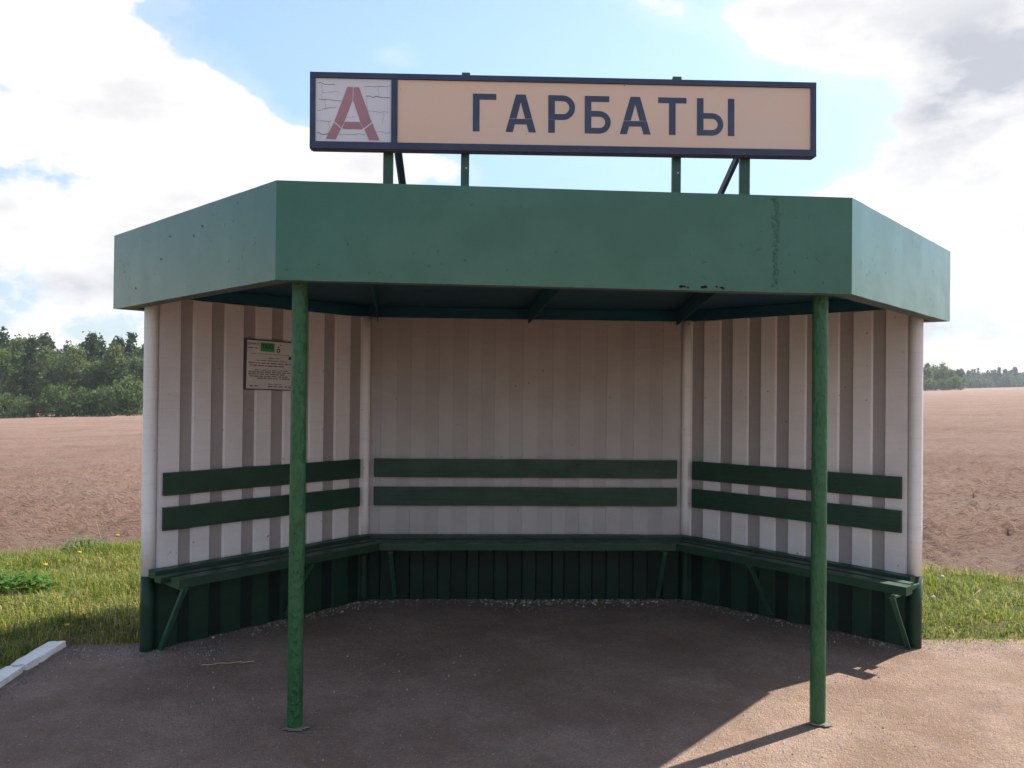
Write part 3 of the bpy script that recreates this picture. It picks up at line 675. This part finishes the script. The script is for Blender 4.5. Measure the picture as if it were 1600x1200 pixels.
# ------------------------------------------------------------------ grass blades
def grass(name, regions, n_per, label, hmin, hmax):
    xs_, ys_ = [], []
    for (x0, x1, y0, y1, dm) in regions:
        n = int((x1-x0)*(y1-y0)*n_per*dm); a = RNG.uniform(x0, x1, n); b = RNG.uniform(y0, y1, n)
        m = vnoise(a*1.7, b*1.7, 31)*.6+vnoise(a*5, b*5, 32)*.5
        k = (b < yb(a)+.1+.25*(RNG.random(n)-.5)) & ~on_pad(a, b+.16*(RNG.random(n)**2)-.02) & (RNG.random(n) < np.where(a > -2.95, .5+.5*sstep(1.28, 1.55, b), 1)) & ~inside(a, b, .09) & (RNG.random(n) < .35+m) & ~((a > -3.05) & (a < -2.9) & (b < 1.33))
        # thin out towards the ploughed edge
        k &= RNG.random(n) < np.clip((yb(a)+.1-b)*2.2+.15, 0, 1)
        xs_.append(a[k]); ys_.append(b[k])
    x = np.concatenate(xs_); y = np.concatenate(ys_); n = len(x)
    patch = vnoise(x*1.1+3, y*1.1, 33); patch2 = vnoise(x*3.3, y*3.3, 34)
    h = (hmin+(hmax-hmin)*RNG.random(n)**1.6)*(.55+.8*patch2)
    h *= np.where((x > -3.6) & (y < 1.3), .75, 1.0)*np.where(x > -2.95, .4+.6*sstep(1.28, 1.7, y), 1.0)
    wd = RNG.uniform(.0016, .0036, n); th = RNG.uniform(0, 2*np.pi, n); ln = RNG.uniform(.2, 1.5, n)*h
    gz = .01+.035*vnoise(x*2.2, y*2.2, 12)+terrain(x, y)*.6
    gz = np.where(y > yb(x)-.15, gz-(y-yb(x)+.15)*.35, gz)
    gz = np.where((x > -2.95) & (y < 1.7), gz*sstep(1.3, 1.7, y)-.006*sstep(1.6, 1.34, y), gz); gz = np.where((x > -3.2) & (x < -2.9) & (y < 1.4), np.minimum(gz, .018), gz)
    d = np.stack([np.cos(th), np.sin(th)], 1); s = np.stack([-d[:, 1], d[:, 0]], 1)
    base = np.stack([x, y], 1)
    V = np.zeros((n, 5, 3))
    V[:, 0, :2] = base-s*wd[:, None]; V[:, 1, :2] = base+s*wd[:, None]; V[:, 0, 2] = V[:, 1, 2] = gz-.01
    mid = base+d*(ln*.3)[:, None]
    V[:, 2, :2] = mid+s*(wd*.8)[:, None]; V[:, 3, :2] = mid-s*(wd*.8)[:, None]; V[:, 2, 2] = V[:, 3, 2] = gz+h*.58
    V[:, 4, :2] = base+d*ln[:, None]; V[:, 4, 2] = gz+h*(1-.3*ln/h)
    i0 = (np.arange(n)*5)[:, None]
    fl = np.concatenate([i0+np.array([[0, 1, 2, 3]]), i0+np.array([[3, 2, 4]])], 1).ravel()
    sz = np.tile([4, 3], n)
    g1, g2, g3, g4 = (np.array(c) for c in ((.11, .17, .022), (.215, .235, .04), (.38, .32, .12), (.07, .125, .02)))
    t = RNG.random(n); dry = np.clip(patch*1.5-.35+.25*(RNG.random(n)-.5), 0, 1)
    c = g1*(1-t[:, None])+g2*t[:, None]
    c = np.where((RNG.random(n) < .2+.5*dry)[:, None], g3*RNG.uniform(.6, 1.15, (n, 1)), c)
    c = np.where((RNG.random(n) < .15)[:, None], g4, c)*RNG.uniform(.75, 1.2, (n, 1))
    me = np_mesh(name, V.reshape(-1, 3), fl, sz, np.repeat(c, 5, 0))
    o = link(name, me, 'grass'); o['kind'] = 'stuff'; tag(o, label, 'grass')
    return o
grass('verge_grass', [(-6.6, -2.42, -.6, 5.1, 1.0), (2.42, 6.2, 1.2, 4.6, 1.0), (-2.42, 2.42, 1.3, 5.2, .35)], 6000, 'short mixed green and straw grass on the verge around the shelter', .035, .135)

# broad-leaved weeds, dandelions, dry stalks
def weed(loc, n, rad, hgt, seed, label):
    rs = np.random.default_rng(seed); V = []; F = []; C = []
    for k in range(n):
        a = rs.uniform(0, 2*np.pi); r_ = rad*math.sqrt(rs.random()); z_ = hgt*rs.uniform(.25, 1)*(1-.5*(r_/rad)**2)
        c = Vector((r_*math.cos(a), r_*math.sin(a)*.6, z_)); L = rs.uniform(.03, .06); al = rs.uniform(0, 2*np.pi)
        d = Vector((math.cos(al), math.sin(al), rs.uniform(-.4, .5))).normalized(); s = d.cross(Vector((0, 0, 1))).normalized()*L*.36
        i = len(V); V += [c, c+d*L*.5+s, c+d*L, c+d*L*.5-s, Vector((c.x*.6, c.y*.6, 0))]
        F += [(i, i+1, i+2, i+3)]; F += [(i, i+1, i+4)] if rs.random() < .0 else []
        col = np.array((.07, .17, .025))*rs.uniform(.7, 1.4); C += [col]*5
    me = np_mesh('leaf_mass', np.array([tuple(v) for v in V]), [i for f in F for i in f], [len(f) for f in F], np.array(C))
    r0 = root('broadleaf_weed', label, 'weed', loc); link('leaf_mass', me, 'grass', r0)['kind'] = 'stuff'
    bm = bmesh.new()
    for k in range(14):
        a = random.uniform(0, 6.28); q_ = (math.cos(a)*rad*.6*random.random(), math.sin(a)*rad*.4*random.random(), hgt*.8)
        beam(bm, (q_[0]*.3, q_[1]*.3, -.01), q_, .004, .004, (0, 1, 0.1))
    link('stem_mass', bm_mesh(bm, 'stem_mass'), 'gstem', r0)
weed((-3.93, 2.6, .03), 520, .34, .2, 3, 'bright green leafy weed clump in the grass at the left edge of view')
weed((-4.12, 4.35, .02), 160, .22, .16, 4, 'green weed tuft at the ploughed edge beside the left end post')
def dandelion(loc, label, seed_head=False):
    h = loc[2]; o = root('dandelion', label, 'dandelion', (loc[0], loc[1], 0.0), group='dandelions in the verge')
    link('stem', tube_mesh('stem', (0, 0, -.01), (.01, 0, h), .0025, 6, 2), 'gstem', o)
    bm = bmesh.new()
    if seed_head: bmesh.ops.create_icosphere(bm, subdivisions=2, radius=.014)
    else:
        for k in range(26):
            a = k*2.4; r_ = .006+.017*((k % 13)/13); z_ = .006-.004*(k % 3)
            c, s = math.cos(a), math.sin(a); vv = [bm.verts.new((c*.003-s*.003, s*.003+c*.003, 0)), bm.verts.new((c*.003+s*.003, s*.003-c*.003, 0)), bm.verts.new((c*r_+s*.003, s*r_-c*.003, z_)), bm.verts.new((c*r_-s*.003, s*r_+c*.003, z_+.003))]
            bm.faces.new(vv)
    if seed_head:
        for v in bm.verts: v.co *= random.uniform(.85, 1.1)
    link('flower_head', bm_mesh(bm, 'flower_head'), 'puff' if seed_head else 'yellow', o, (.01, 0, h))
for l_, t_, s_ in (((-3.74, 2.75, .22), 'yellow dandelion above the leafy weed clump left of the shelter', 0), ((-3.85, 3.6, .16), 'yellow dandelion near the dry stalk at the ploughed edge', 0),
                   ((-3.22, 1.02, .1), 'yellow dandelion close to the kerb end in the lower left', 0), ((-3.86, 4.45, .17), 'yellow dandelion at the ploughed edge next to the left end post', 0), ((-3.02, 1.52, .08), 'yellow dandelion low in the grass just behind the kerb end', 0),
                   ((3.33, 2.6, .16), 'white dandelion seed head highest in the right verge', 1), ((2.92, 1.98, .14), 'white dandelion seed head beside the right end post', 1)):
    dandelion(l_, t_, s_)
for (x_, y_, h_, dx, dy), lb in zip(((-3.95, 3.62, .26, .06, .02), (-4.02, 4.55, .28, -.08, 0), (3.25, 2.2, .12, .2, .05)), ('pale dry stalk leaning before the field on the left', 'thin dry stalk at the ploughed edge near the left post', 'bent straw stalk lying over the right verge grass')):
    tag(link('dry_stalk', tube_mesh('dry_stalk', (0, 0, -.01), (dx, dy, h_), .0035, 5, 3, .1, .0015), 'stalk', None, (x_, y_, .02)), lb, 'stalk')

# ------------------------------------------------------------------ grit and litter on the tarmac
def litter(name, label):
    P = []; S = []; C = []
    def add(x, y, s, c): P.append((x, y)); S.append(s); C.append(c)
    pale = np.array((.46, .43, .37)); greyc = np.array((.2, .17, .15)); ol = np.array((.24, .22, .1))
    for i in range(3):          # drift along the foot of the walls
        a, b = Vector(WP[i]), Vector(WP[i+1]); t_ = (b-a).normalized(); n_ = Vector((t_.y, -t_.x)); L = (b-a).length
        for k in range(850 if i == 1 else 620):
            s = RNG.uniform(.03, L-.03); d = .035+abs(RNG.normal(0, .085))+.02*RNG.random(); 
            if vnoise(np.array([s*4+i*9]), np.array([.5]), 44)[0] < RNG.random()*.9: continue
            p = a+t_*s+n_*d; add(p.x, p.y, (.003+.012*RNG.random()**2), (pale*1.15 if RNG.random() < .5 else (ol if RNG.random() < .5 else greyc))*RNG.uniform(.6, 1.2))
    for k in range(5200):       # loose grit everywhere
        x = RNG.uniform(-2.85, 3.6); y = RNG.uniform(-1.2, 2.45)
        if not on_pad(np.array([x]), np.array([y]))[0]: continue
        if vnoise(np.array([x*2.5]), np.array([y*2.5]), 45)[0] < RNG.random()*.8: continue
        add(x, y, (.0016+.0055*RNG.random()**3), (pale*.85 if RNG.random() < .24 else greyc)*RNG.uniform(.6, 1.3))
    for k in range(1500):       # crumbled edges by the grass
        x = RNG.uniform(-2.86, -1.9) if RNG.random() < .6 else RNG.uniform(2.3, 3.8); y = 1.33-abs(RNG.normal(0, .14))
        add(x, y, RNG.uniform(.003, .009), (pale*.75 if RNG.random() < .3 else greyc)*RNG.uniform(.6, 1.2))
    for k in range(420):        # crumbs against the kerb
        add(-2.925+abs(RNG.normal(0, .07)), RNG.uniform(-.8, 1.33), RNG.uniform(.003, .009), greyc*RNG.uniform(.5, 1.1))
    P = np.array(P); S = np.array(S); C = np.array(C); n = len(P)
    V = np.zeros((n, 6, 3)); a0 = RNG.uniform(0, 2*np.pi, n)
    for k in range(5):
        r_ = S*RNG.uniform(.6, 1.3, n); a = a0+k*2*np.pi/5
        V[:, k, 0] = P[:, 0]+np.cos(a)*r_; V[:, k, 1] = P[:, 1]+np.sin(a)*r_*.7; V[:, k, 2] = -.008
    V[:, 5, :2] = P+RNG.normal(0, .0008, (n, 2)); V[:, 5, 2] = S*RNG.uniform(.2, .55, n)+.0015
    tri = np.array([[k, (k+1) % 5, 5] for k in range(5)])
    fl = ((np.arange(n)*6)[:, None, None]+tri[None]).ravel()
    me = np_mesh(name, V.reshape(-1, 3), fl, np.full(n*5, 3), np.repeat(C, 6, 0))
    o = link(name, me, 'chip'); o['kind'] = 'stuff'; tag(o, label, 'grit')
litter('loose_grit', 'pale loose grit and crumbs scattered over the tarmac and along the walls')
bm = bmesh.new(); pr = Vector((-1.98, .93, .006))
for k, (dx, dy) in enumerate(((.05, .0), (.04, .035), (.06, -.012), (.05, .03), (.035, -.01), (.05, .022))):
    nx_ = pr+Vector((dx, dy, random.uniform(-.001, .002))); beam(bm, pr, nx_, random.uniform(.003, .006), .004); pr = nx_
tag(link('twig', bm_mesh(bm, 'twig'), 'stalk'), 'thin pale twig lying on the tarmac left of the left post', 'twig')

# ------------------------------------------------------------------ trees
def crown(name, kind, seed, H):
    rs = np.random.default_rng(seed); cen = []; 
    if kind == 'birch':
        for k in range(120):
            z = rs.beta(1.6, 1.5)*.9+.12; rr = .20*math.sin(min(1, (z-.05)/.98)*math.pi)**.7*(rs.random()**.45); a = rs.uniform(0, 6.28); cen.append((rr*math.cos(a), rr*math.sin(a), z*.97, .035))
        col = np.array((.105, .14, .055)); nl = 34; ls = .022
    elif kind == 'broad':
        lob = [(rs.normal(0, .11), rs.normal(0, .11), rs.uniform(.3, .85), rs.uniform(.1, .17)) for _ in range(9)]
        for k in range(150):
            l = lob[rs.integers(9)]; v = rs.normal(size=3); v /= np.linalg.norm(v); v *= l[3]*rs.random()**.35; cen.append((l[0]+v[0], l[1]+v[1], min(.98, max(.12, l[2]+v[2]*1.1)), .032))
        col = np.array((.082, .122, .05)); nl = 30; ls = .022
    elif kind == 'pine':
        for k in range(110):
            z = rs.uniform(.32, 1.0); rr = (.17*(1.04-z)**.7+.015)*(rs.random()**.4); a = rs.uniform(0, 6.28); cen.append((rr*math.cos(a), rr*math.sin(a), z-.03*rr/.1, .026))
        col = np.array((.045, .072, .04)); nl = 34; ls = .019
    elif kind == 'spruce':
        for k in range(130):
            z = rs.beta(1.0, 1.3)*.92+.07; lay = round(z*16)/16; rr = .2*(1.02-lay)*(rs.random()**.4)+.006; a = rs.uniform(0, 6.28); cen.append((rr*math.cos(a), rr*math.sin(a), lay-.25*rr+rs.normal(0, .006), .02))
        col = np.array((.038, .066, .038)); nl = 30; ls = .018
    else:   # bush
        for k in range(110):
            a = rs.uniform(0, 6.28); rr = .5*rs.random()**.5; z = (1-(rr/.58)**2)**.5*rs.uniform(.15, 1); cen.append((rr*math.cos(a), rr*math.sin(a), z*.95, .08))
        col = np.array((.085, .122, .042)); nl = 26; ls = .05
    cen = np.array(cen); n = len(cen)*nl
    c = np.repeat(cen, nl, 0); p = c[:, :3]+rs.normal(size=(n, 3))*c[:, 3:4]*np.array((1, 1, .7))
    p[:, 2] = np.maximum(p[:, 2], .02); 
    nrm = rs.normal(size=(n, 3)); nrm /= np.linalg.norm(nrm, axis=1)[:, None]
    t = np.cross(nrm, rs.normal(size=(n, 3))); t /= np.linalg.norm(t, axis=1)[:, None]; b = np.cross(nrm, t)
    s = (ls*rs.uniform(.5, 1.1, n))[:, None]
    V = np.stack([p-t*s, p-b*s*.6, p+t*s, p+b*s*.6], 1)*H
    cv = np.repeat(rs.uniform(.65, 1.4, len(cen)), nl)*rs.uniform(.8, 1.2, n); hue = np.repeat(rs.uniform(-1, 1, len(cen)), nl)
    C = col[None]*cv[:, None]*(1+hue[:, None]*np.array([[.18, .04, -.1]]))
    return np_mesh(name, V.reshape(-1, 3), np.arange(n*4), np.full(n, 4), np.repeat(C, 4, 0))
def trunk(kind, seed, H):
    rs = random.Random(seed); bm = bmesh.new()
    def limb(p, q_, r0, r1, seg=7):
        p, q_ = Vector(p), Vector(q_); d = (q_-p).normalized(); s = d.orthogonal().normalized(); t = d.cross(s)
        A = [bm.verts.new(p+(s*math.cos(6.2832*i/seg)+t*math.sin(6.2832*i/seg))*r0) for i in range(seg)]; B = [bm.verts.new(q_+(s*math.cos(6.2832*i/seg)+t*math.sin(6.2832*i/seg))*r1) for i in range(seg)]
        for i in range(seg): bm.faces.new((A[i], A[(i+1) % seg], B[(i+1) % seg], B[i]))
        bm.faces.new(B)
    top = .9 if kind != 'bush' else .6; p = Vector((0, 0, -.05)); r0 = .014 if kind != 'bush' else .02
    for k in range(5):
        q_ = Vector((rs.uniform(-.012, .012), rs.uniform(-.012, .012), top*(k+1)/5)); r1 = r0*.78; limb(p*H, q_*H, r0*H, r1*H)
        if k >= 1 or kind == 'bush':
            for _ in range(3):
                a = rs.uniform(0, 6.28); L = rs.uniform(.06, .15) if kind != 'bush' else rs.uniform(.2, .4); limb(q_*H, (q_+Vector((math.cos(a)*L, math.sin(a)*L, L*.7)))*H, r1*.45*H, r1*.12*H, 5)
        p, r0 = q_, r1
    return bm_mesh(bm, 'trunk')
PROTO = {}
for kind, seeds, H in (('birch', (1, 2, 3), 12), ('broad', (4, 5, 6), 11.5), ('pine', (7, 8), 12.5), ('spruce', (9, 10), 13), ('bush', (11, 12), 4)):
    for i, s in enumerate(seeds):
        PROTO[kind, i] = (crown('crown', kind, s, H), trunk(kind, s, H))
NAMES = dict(birch='birch_tree', broad='broadleaf_tree', pine='pine_tree', spruce='spruce_tree', bush='edge_bush')
def tree(kind, i, x, y, sc, label, group, rz=0.0, sz=None):
    z = float(terrain(np.array([x]), np.array([y]))[0])-.05
    r_ = root(NAMES[kind], label, 'bush' if kind == 'bush' else 'tree', (x, y, z), (0, 0, rz), group)
    r_.scale = (sc, sc, sz or sc)
    cr_, tk = PROTO[kind, i]
    link('trunk', tk, 'bark', r_); link('crown', cr_, 'leaf', r_)
def at(px, depth):      # bearing of a photo column -> point at a given distance along the view
    a = yaw+math.atan((px-800)/1359); r_ = depth/math.cos(a-yaw); return -.4517+r_*math.sin(a), -4.19+r_*math.cos(a)
G1 = 'trees along the edge of the left wood'
for px, dep, kind, i, sc, lb in (
    (6, 132, 'broad', 0, .93, 'dark broadleaf tree cut by the left edge of the photo'),
    (30, 138, 'birch', 0, 1.04, 'tall pale green birch, second tree from the left edge'),
    (52, 134, 'pine', 0, 1.0, 'dark pine with ragged top between two birches in left wood'),
    (72, 130, 'birch', 1, .86, 'greyish birch in front of the left wood'),
    (93, 136, 'broad', 1, .95, 'round broadleaf tree mid left wood'),
    (115, 131, 'birch', 2, .9, 'slender light green birch mid left wood'),
    (130, 136, 'spruce', 0, .82, 'small dark spruce mid left wood'),
    (143, 142, 'pine', 1, 1.06, 'tallest dark pine crown in the left wood'),
    (160, 133, 'broad', 2, .86, 'dark green dense tree below the tallest pine'),
    (180, 132, 'birch', 0, .88, 'fresh green birch near the left end post'),
    (202, 137, 'spruce', 1, .9, 'pointed spruce just left of the left end post'),
    (213, 131, 'broad', 0, .78, 'bright green tree touching the left end post'),
    (232, 136, 'birch', 1, .9, 'birch half hidden behind the left end post')):
    x, y = at(px, dep); tree(kind, i, x, y, sc, lb, G1, random.uniform(0, 6.28))
for k, (px, dep, sc, lb) in enumerate(((4, 124, .85, 'low green bush at the far left field edge'), (38, 123, .7, 'small yellow green bush at the left field edge'), (88, 124, 1.1, 'wide mid green bush at the foot of the left wood'), (128, 123, .95, 'dark bush at the foot of the left wood'),
                                   (165, 124, 1.0, 'rounded bush right of the dark bush before the left wood'), (203, 122, 1.25, 'yellow green bush beside the left end post'))):
    x, y = at(px, dep); tree('bush', k % 2, x, y, sc, lb, 'bushes at the foot of the left wood', k*1.3, sc*1.15)
G2 = 'trees of the right clump'
for px, dep, kind, i, sc, lb in ((1436, 350, 'spruce', 0, 1.02, 'pointed spruce at the left end of the right clump'), (1449, 346, 'birch', 1, .92, 'pale tree next to the right end post in the clump'), (1462, 352, 'broad', 1, .98, 'broad tree in the middle of the right clump'),
                                 (1474, 348, 'birch', 2, .95, 'light birch right of middle in the clump'), (1485, 350, 'broad', 2, .85, 'dense tree on the right side of the clump'), (1497, 347, 'broad', 0, .74, 'last low tree on the right end of the clump'), (1420, 352, 'broad', 0, 1.0, 'tree of the right clump partly behind the end post')):
    x, y = at(px, dep); tree(kind, i, x, y, sc, lb, G2, random.uniform(0, 6.28))
for px, sc, lb in ((1452, 1.3, 'bush at the foot of the right clump near the end post'), (1472, 1.2, 'middle bush at the foot of the right clump'), (1493, 1.5, 'bush at the foot of the right clump towards its open end')):
    x, y = at(px, 340); tree('bush', 0, x, y, sc, lb, 'bushes before the right clump', px)
# woods behind read as one mass
def mass(name, spots, label, dark=1.0, step=1):
    VV, FF, CC, o0 = [], [], [], 0
    for (x, y, kind, i, sc, rz) in spots:
        me = PROTO[kind, i][0]; n = len(me.vertices); co = np.empty(n*3, np.float32); me.vertices.foreach_get('co', co); co = co.reshape(-1, 3)*sc
        qd = co.reshape(-1, 4, 3)[::step]; ct = qd.mean(1, keepdims=True); co = (ct+(qd-ct)*math.sqrt(step)).reshape(-1, 3)
        cl_ = np.empty(n*4, np.float32); me.color_attributes['tint'].data.foreach_get('color', cl_); cl_ = cl_.reshape(-1, 4, 4)[::step].reshape(-1, 4)[:, :3]; n = len(co)
        c, s = math.cos(rz), math.sin(rz); z = float(terrain(np.array([x]), np.array([y]))[0])
        VV.append(np.stack([co[:, 0]*c-co[:, 1]*s+x, co[:, 0]*s+co[:, 1]*c+y, co[:, 2]+z], 1)); CC.append(cl_*random.uniform(.75, 1.2)*dark); o0 += n
    V = np.concatenate(VV); C = np.concatenate(CC); n = len(V)
    me = np_mesh(name, V, np.arange(n), np.full(n//4, 4), C)
    o = link(name, me, 'leaf'); o['kind'] = 'stuff'; tag(o, label, 'wood')
kk = [('birch', 0), ('birch', 1), ('broad', 0), ('broad', 1), ('broad', 2), ('pine', 0), ('pine', 1), ('spruce', 0), ('spruce', 1), ('birch', 2)]
sp = []
for k in range(120):
    px = -260+k*5.7+random.uniform(-5, 5); x, y = at(px, random.uniform(143, 172)); kd = random.choice(kk); sp.append((x, y, *kd, random.uniform(.86, 1.05)*(1.1 if kd[0] in ('pine', 'spruce') else 1), random.uniform(0, 6)))
for k in range(70):
    x = -110-k*3.2+random.uniform(-3, 3); y = 128-k*.5+random.uniform(-8, 14); kd = random.choice(kk); sp.append((x, y, *kd, random.uniform(.85, 1.1), random.uniform(0, 6)))
mass('left_wood', sp, 'dense mixed wood standing behind the edge trees on the left', step=2)
sp = []
for k in range(125):
    px = 1380+k*3.2+random.uniform(-3, 3); x, y = at(px, random.uniform(590, 640)); kd = random.choice(kk[2:9]); sp.append((x, y, *kd, random.uniform(.95, 1.15), random.uniform(0, 6))); sp.append((x+random.uniform(-3, 3), y-6, 'bush', k % 2, random.uniform(1.6, 2.3), k))
for k in range(8):
    x, y = at(1500+k*5, 560); sp.append((x, y, 'bush', k % 2, 1.5, k))
mass('far_wood', sp, 'dark far wood along the horizon on the right', .62, 3)

# ------------------------------------------------------------------ air
hz = bpy.data.materials.new('hazy_air'); hz.use_nodes = True; t = NT(hz.node_tree); t.n.remove(t.n['Principled BSDF'])
pv = t.new('ShaderNodeVolumePrincipled'); pv.inputs['Color'].default_value = (.86, .92, 1.0, 1); pv.inputs['Density'].default_value = .00027; pv.inputs['Anisotropy'].default_value = .2
t.l.new(pv.outputs[0], t.n['Material Output'].inputs['Volume'])
bm = bmesh.new(); prism(bm, [(-900, -300), (900, -300), (900, 900), (-900, 900)], -45, 60)
o = link('haze', bm_mesh(bm, 'haze'), hz); o['kind'] = 'stuff'; tag(o, 'thin pale haze in the air over the fields', 'haze')
